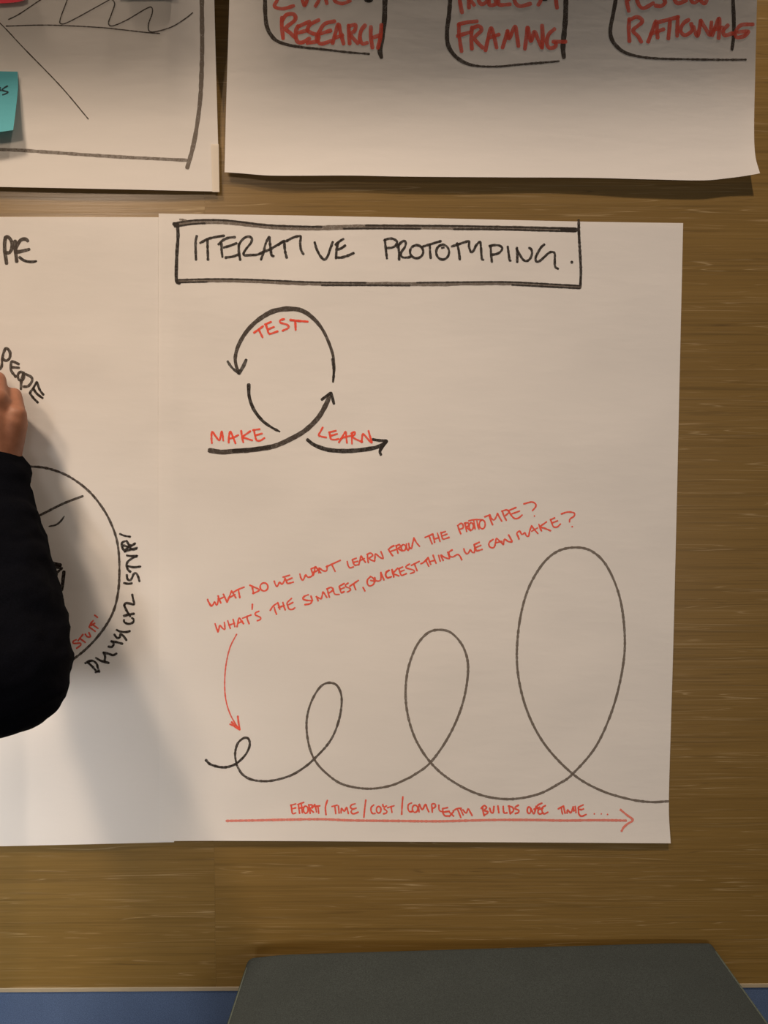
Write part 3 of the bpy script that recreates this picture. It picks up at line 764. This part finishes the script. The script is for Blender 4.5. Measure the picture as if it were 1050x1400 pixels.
# ------------------------------------------------------------------ person
def capsule(bm, a, b, ra, rb, seg=16, rings=5, squash=None):
    a, b = Vector(a), Vector(b)
    t = (b - a)
    L = t.length
    t = t.normalized() if L > 1e-6 else Vector((0, 0, 1))
    u = t.cross(Vector((0.31, 0.17, 0.93)))
    u.normalize(); v = t.cross(u)
    prof = []
    for k in range(rings + 1):
        an = math.pi / 2 * (1 - k / rings)
        prof.append((-math.sin(an) * ra, math.cos(an) * ra))
    for k in range(rings + 1):
        an = math.pi / 2 * (k / rings)
        prof.append((L + math.sin(an) * rb, math.cos(an) * rb))
    prev = None
    vs = []
    for (h, r) in prof:
        r = max(r, 1e-5)
        ring = [bm.verts.new(a + t * h + (u * math.cos(2*math.pi*k/seg) + v * math.sin(2*math.pi*k/seg)) * r) for k in range(seg)]
        vs += ring
        if prev:
            for k in range(seg):
                bm.faces.new((prev[k], prev[(k+1) % seg], ring[(k+1) % seg], ring[k]))
        else: bm.faces.new(ring[::-1])
        prev = ring
    bm.faces.new(prev)
    if squash:
        c, s = Vector(squash[0]), squash[1]
        for w in vs:
            d = w.co - c
            w.co = c + Vector((d.x * s[0], d.y * s[1], d.z * s[2]))
def ellipsoid(bm, c, r, rot=None):
    ret = bmesh.ops.create_uvsphere(bm, u_segments=24, v_segments=14, radius=1)
    R = rot or Matrix.Identity(3)
    for v in ret['verts']:
        v.co = Vector(c) + R @ Vector((v.co.x * r[0], v.co.y * r[1], v.co.z * r[2]))
def fuse(name, bm, voxel, smooth_it, m, parent=None, disp=None, **k):
    bmesh.ops.recalc_face_normals(bm, faces=bm.faces)
    me = bpy.data.meshes.new('tmp'); bm.to_mesh(me); bm.free()
    o = bpy.data.objects.new('tmp', me); COL.objects.link(o)
    r = o.modifiers.new('r', 'REMESH'); r.mode = 'VOXEL'; r.voxel_size = voxel; r.use_smooth_shade = True
    s = o.modifiers.new('s', 'SMOOTH'); s.factor = 0.6; s.iterations = smooth_it
    dg = bpy.context.evaluated_depsgraph_get()
    me2 = bpy.data.meshes.new_from_object(o.evaluated_get(dg))
    bpy.data.objects.remove(o); bpy.data.meshes.remove(me)
    if disp:
        nn = [v.normal.copy() for v in me2.vertices]
        for v, n_ in zip(me2.vertices, nn): v.co += n_ * disp(v.co)
    me2.name = name
    me2.materials.clear()
    return link(name, me2, m, parent, **k)

def mat_skin():
    M = MatB('skin', 0.5, 0.35)
    v = M.coords()
    f = M.noise(v, 38, 5, 0.6)
    M.color(M.ramp(f, [(0.3, (0.22, 0.090, 0.050)), (0.7, (0.33, 0.150, 0.088))]))
    M.b.inputs['Subsurface Weight'].default_value = 0.12
    M.b.inputs['Subsurface Radius'].default_value = (0.006, 0.003, 0.0015)
    M.bump(M.noise(v, 600, 4, 0.6), 0.25, 0.0006)
    return M.m
M_SKIN = mat_skin()
M_KNIT = mat_fabric('navy_black_knit', (0.0022, 0.0026, 0.0045), 700, 0.4)
M_DENIM = mat_fabric('dark_denim', (0.02, 0.028, 0.05), 900, 0.3)
M_HAIR = mat_plain('brown_hair', (0.035, 0.020, 0.012), 0.5, 0.5, 200, 0.4, 0.6)
M_SHOE = mat_plain('black_leather', (0.015, 0.014, 0.013), 0.4, 0.5)
M_EYE = mat_plain('eye_white', (0.7, 0.68, 0.65), 0.2, 0.5, 5, 0.02)
M_IRIS = mat_plain('brown_iris', (0.03, 0.018, 0.01), 0.15, 0.5)

WR = P(-2, 640, 0.058)
EL = P(8, 905, 0.185)
SH = Vector((-0.62, -0.42, 1.37))
TC = Vector((-0.84, -0.60, 0))                       # where the spine stands
b = bmesh.new()
# right arm and hand
capsule(b, EL, WR, 0.036, 0.0265)
capsule(b, SH, EL, 0.052, 0.044)
MCP = {'index': P(-62, 560, 0.070), 'middle': P(-34, 541, 0.074), 'ring': P(-5, 546, 0.070), 'little': P(22, 568, 0.062)}
PIP = {'index': P(-74, 508, 0.052), 'middle': P(-40, 497, 0.050), 'ring': P(-4, 519, 0.045), 'little': P(19, 540, 0.038)}
DIP = {'index': P(-84, 492, 0.032), 'middle': P(-56, 500, 0.026), 'ring': P(-14, 528, 0.021), 'little': P(10, 548, 0.018)}
TIP = {'index': P(-90, 490, 0.018), 'middle': P(-66, 515, 0.015), 'ring': P(-26, 545, 0.013), 'little': P(-4, 562, 0.012)}
RAD = {'index': (.0125, .0105, .0088, .0072), 'middle': (.0130, .0108, .0088, .0074), 'ring': (.0125, .0102, .0084, .0070), 'little': (.0112, .0090, .0075, .0062)}
for f in MCP:
    r = RAD[f]
    base = WR.lerp(MCP[f], 0.30)
    capsule(b, base, MCP[f], 0.017, r[0] * 1.08)
    capsule(b, MCP[f], PIP[f], r[0], r[1]); capsule(b, PIP[f], DIP[f], r[1], r[2]); capsule(b, DIP[f], TIP[f], r[2], r[3])
pc = (WR + MCP['middle'] + MCP['ring']) / 3
capsule(b, WR, pc, 0.026, 0.024)
capsule(b, WR.lerp(MCP['little'], .25), WR.lerp(MCP['little'], .85), 0.020, 0.0155)
th0 = WR + Vector((-0.022, 0.012, 0.018)); th1 = P(-72, 575, 0.035); th2 = P(-92, 540, 0.026); th3 = P(-96, 508, 0.020)
capsule(b, th0, th1, 0.017, 0.014); capsule(b, th1, th2, 0.013, 0.0108); capsule(b, th2, th3, 0.0108, 0.0085)
# torso, neck, head, other arm, legs
SHL = Vector((-1.00, -0.70, 1.37))
capsule(b, SH, SHL, 0.052, 0.052)
capsule(b, (TC.x, TC.y - .01, 1.30), (TC.x, TC.y - .01, 1.00), 0.125, 0.105)
capsule(b, (TC.x - .05, TC.y - .01, 0.97), (TC.x + .06, TC.y - .01, 0.97), 0.11, 0.11)
capsule(b, (TC.x, TC.y, 1.36), (TC.x + .005, TC.y + .02, 1.52), 0.058, 0.052)
HC = Vector((TC.x + .01, TC.y + .035, 1.61))
ellipsoid(b, HC, (0.074, 0.092, 0.112))
capsule(b, HC + Vector((0, .055, -.055)), HC + Vector((0, .068, -.085)), 0.045, 0.026)       # jaw, chin
capsule(b, HC + Vector((0, .092, .012)), HC + Vector((0, .112, -.022)), 0.008, 0.013)        # nose
capsule(b, HC + Vector((-.018, .088, -.052)), HC + Vector((.018, .088, -.052)), 0.007, 0.007)  # lips
for s in (-1, 1):
    ellipsoid(b, HC + Vector((s * .076, -.004, -.004)), (0.009, 0.019, 0.030))
ELL = Vector((-1.10, -0.68, 1.08)); WRL = Vector((-1.05, -0.46, 0.98))
capsule(b, SHL, ELL, 0.050, 0.042); capsule(b, ELL, WRL, 0.040, 0.026)
hd = (WRL - ELL).normalized()
capsule(b, WRL, WRL + hd * 0.06, 0.026, 0.028)
for k, ln in enumerate((0.062, 0.072, 0.068, 0.052)):
    p0 = WRL + hd * 0.075 + Vector(((k - 1.5) * 0.020, 0, 0))
    p1 = p0 + hd * ln * 0.5; p2 = p1 + (hd + Vector((0, 0, -0.6))).normalized() * ln * 0.5
    capsule(b, p0, p1, 0.0092, 0.0085); capsule(b, p1, p2, 0.0085, 0.0070)
capsule(b, WRL + Vector((.02, 0, 0)), WRL + hd * 0.05 + Vector((.045, 0, 0)), 0.013, 0.010)
for s in (-1, 1):
    hip = Vector((TC.x + s * .09, TC.y, .93)); kn = Vector((TC.x + s * .10, TC.y + .03, .50)); an = Vector((TC.x + s * .11, TC.y - .01, .09))
    capsule(b, hip, kn, 0.082, 0.052); capsule(b, kn, an, 0.050, 0.034)
    capsule(b, an + Vector((0, -.02, -.045)), an + Vector((0, .15, -.055)), 0.032, 0.028)
person = fuse('person', b, 0.0026, 4, M_SKIN,
              label='person at left edge in a dark sleeve, hand writing on the lower left sheet', cat='person')

def folds(scale, amp, ax):
    def f(p):
        q = Vector((p.x * ax[0], p.y * ax[1], p.z * ax[2])) * scale
        return amp * (noise.noise(q) + 0.45 * noise.noise(q * 2.3))
    return f
b = bmesh.new()
cuff = EL.lerp(WR, 1.0) + (WR - EL).normalized() * 0.006
fa = (WR - EL).normalized()
pts = [(P(-6, 648, .060), .0375), (P(-6, 690, .080), .0385), (P(-4, 730, .099), .0480), (P(2, 790, .128), .0545),
       (P(7, 850, .157), .0590), (P(9, 905, .184), .0610), (P(6, 922, .195), .0610)]
for (p, r), (q, s) in zip(pts, pts[1:]):
    capsule(b, p, q, r, s, 24)
capsule(b, pts[-1][0], SH + Vector((-.02, 0, 0)), 0.0600, 0.080, 24)
capsule(b, SH + Vector((-.02, 0, -.01)), SHL + Vector((.02, 0, -.01)), 0.078, 0.078, 24)
capsule(b, (TC.x - .05, TC.y - .01, 1.28), (TC.x - .04, TC.y - .01, .98), 0.150, 0.142, 32)
capsule(b, (TC.x + .05, TC.y - .01, 1.28), (TC.x + .04, TC.y - .01, .98), 0.150, 0.142, 32)
capsule(b, SHL, ELL, 0.072, 0.058, 24)
capsule(b, ELL, ELL.lerp(WRL, .93), 0.056, 0.038, 24)
sweater = fuse('sweater', b, 0.005, 3, M_KNIT, person, folds(26, 0.0042, (1, 1, 1.9)))
sweater['label'] = 'navy black long sleeved sweater'
b = bmesh.new()
for s in (-1, 1):
    hip = Vector((TC.x + s * .085, TC.y - .01, .93)); kn = Vector((TC.x + s * .10, TC.y + .03, .50)); an = Vector((TC.x + s * .11, TC.y - .01, .11))
    capsule(b, hip, kn, 0.105, 0.072, 24); capsule(b, kn, an, 0.070, 0.056, 24)
capsule(b, (TC.x - .07, TC.y - .01, .93), (TC.x + .07, TC.y - .01, .93), 0.118, 0.118, 24)
fuse('trousers', b, 0.008, 3, M_DENIM, person, folds(14, 0.004, (1, 1, 2)))
for s in (-1, 1):
    b = bmesh.new()
    an = Vector((TC.x + s * .11, TC.y - .01, .09))
    capsule(b, an + Vector((0, -.03, -.045)), an + Vector((0, .16, -.055)), 0.044, 0.038, 24)
    for v in b.verts: v.co.z = max(v.co.z, 0.001)
    from_bm('shoe', b, M_SHOE, person)
b = bmesh.new()
ellipsoid(b, HC + Vector((0, -.018, .022)), (0.086, 0.096, 0.108))
ellipsoid(b, HC + Vector((0, -.045, -.03)), (0.076, 0.060, 0.085))
fuse('hair', b, 0.005, 2, M_HAIR, person, folds(60, 0.005, (2, 2, .5)))
for s in (-1, 1):
    b = bmesh.new(); ellipsoid(b, HC + Vector((s * .030, .0785, .006)), (0.013, 0.012, 0.009))
    e = from_bm('eye', b, M_EYE, person)
    b = bmesh.new(); ellipsoid(b, HC + Vector((s * .030, .0885, .006)), (0.005, 0.003, 0.005))
    from_bm('iris', b, M_IRIS, e)

# marker pen in the hand
pen_tip = P(-112, 482, 0.004); pen_end = P(-150, 590, 0.120)
b = bmesh.new()
ax = (pen_end - pen_tip).normalized()
tube(b, [pen_tip + ax * 0.012, pen_tip + ax * 0.018, pen_tip + ax * 0.030, pen_tip + ax * 0.034, pen_end - ax * 0.02, pen_end], [.003, .0045, .006, .0078, .0080, .0074], 20)
pen = from_bm('marker_pen', b, M_METAL, label='black marker pen held by the writing hand just outside the left edge', cat='pen')
b = bmesh.new(); tube(b, [pen_tip, pen_tip + ax * 0.013], [.0012, .0026], 12)
from_bm('nib', b, M_SHOE, pen)

# ------------------------------------------------------------------ ceiling downlights, added pendant
def lathe(b, cx, cy, prof, n=28):
    rings = [[b.verts.new((cx + r * math.cos(2*math.pi*k/n), cy + r * math.sin(2*math.pi*k/n), z)) for k in range(n)] for (r, z) in prof]
    for p, q in zip(rings, rings[1:]):
        for k in range(n): b.faces.new((p[k], p[(k+1) % n], q[(k+1) % n], q[k]))
for i in (0, 1):
    b = bmesh.new()
    lathe(b, LIGHTS[i][1][0], LIGHTS[i][1][1], ((0.10, Z_CEIL - 0.001), (0.10, Z_CEIL - 0.006), (0.088, Z_CEIL - 0.007), (0.084, Z_CEIL - 0.001)))
    from_bm('ceiling_downlight', b, M_WHITE, cat='light',
            label='round recessed ceiling downlight above the wall, ' + ('on the left over the person', 'on the right over the chair')[i])
lx, ly, lz = LIGHTS[2][1]  # pendant made up as a housing for the added sheen spot
pd = empty('added_pendant', (lx, ly, lz), 'small white pendant lamp on a dark cord, added to house the spot that brightens the wood', 'lamp')
b = bmesh.new(); lathe(b, lx, ly, ((0.15, lz - 0.01), (0.14, lz + 0.03), (0.05, lz + 0.10), (0.02, lz + 0.12), (0.001, lz + 0.12)))
set_parent(from_bm('shade', b, M_WHITE), pd)
b = bmesh.new(); tube(b, [Vector((lx, ly, lz + 0.119)), Vector((lx, ly, Z_CEIL))], 0.003)
set_parent(from_bm('cord', b, M_METAL), pd)
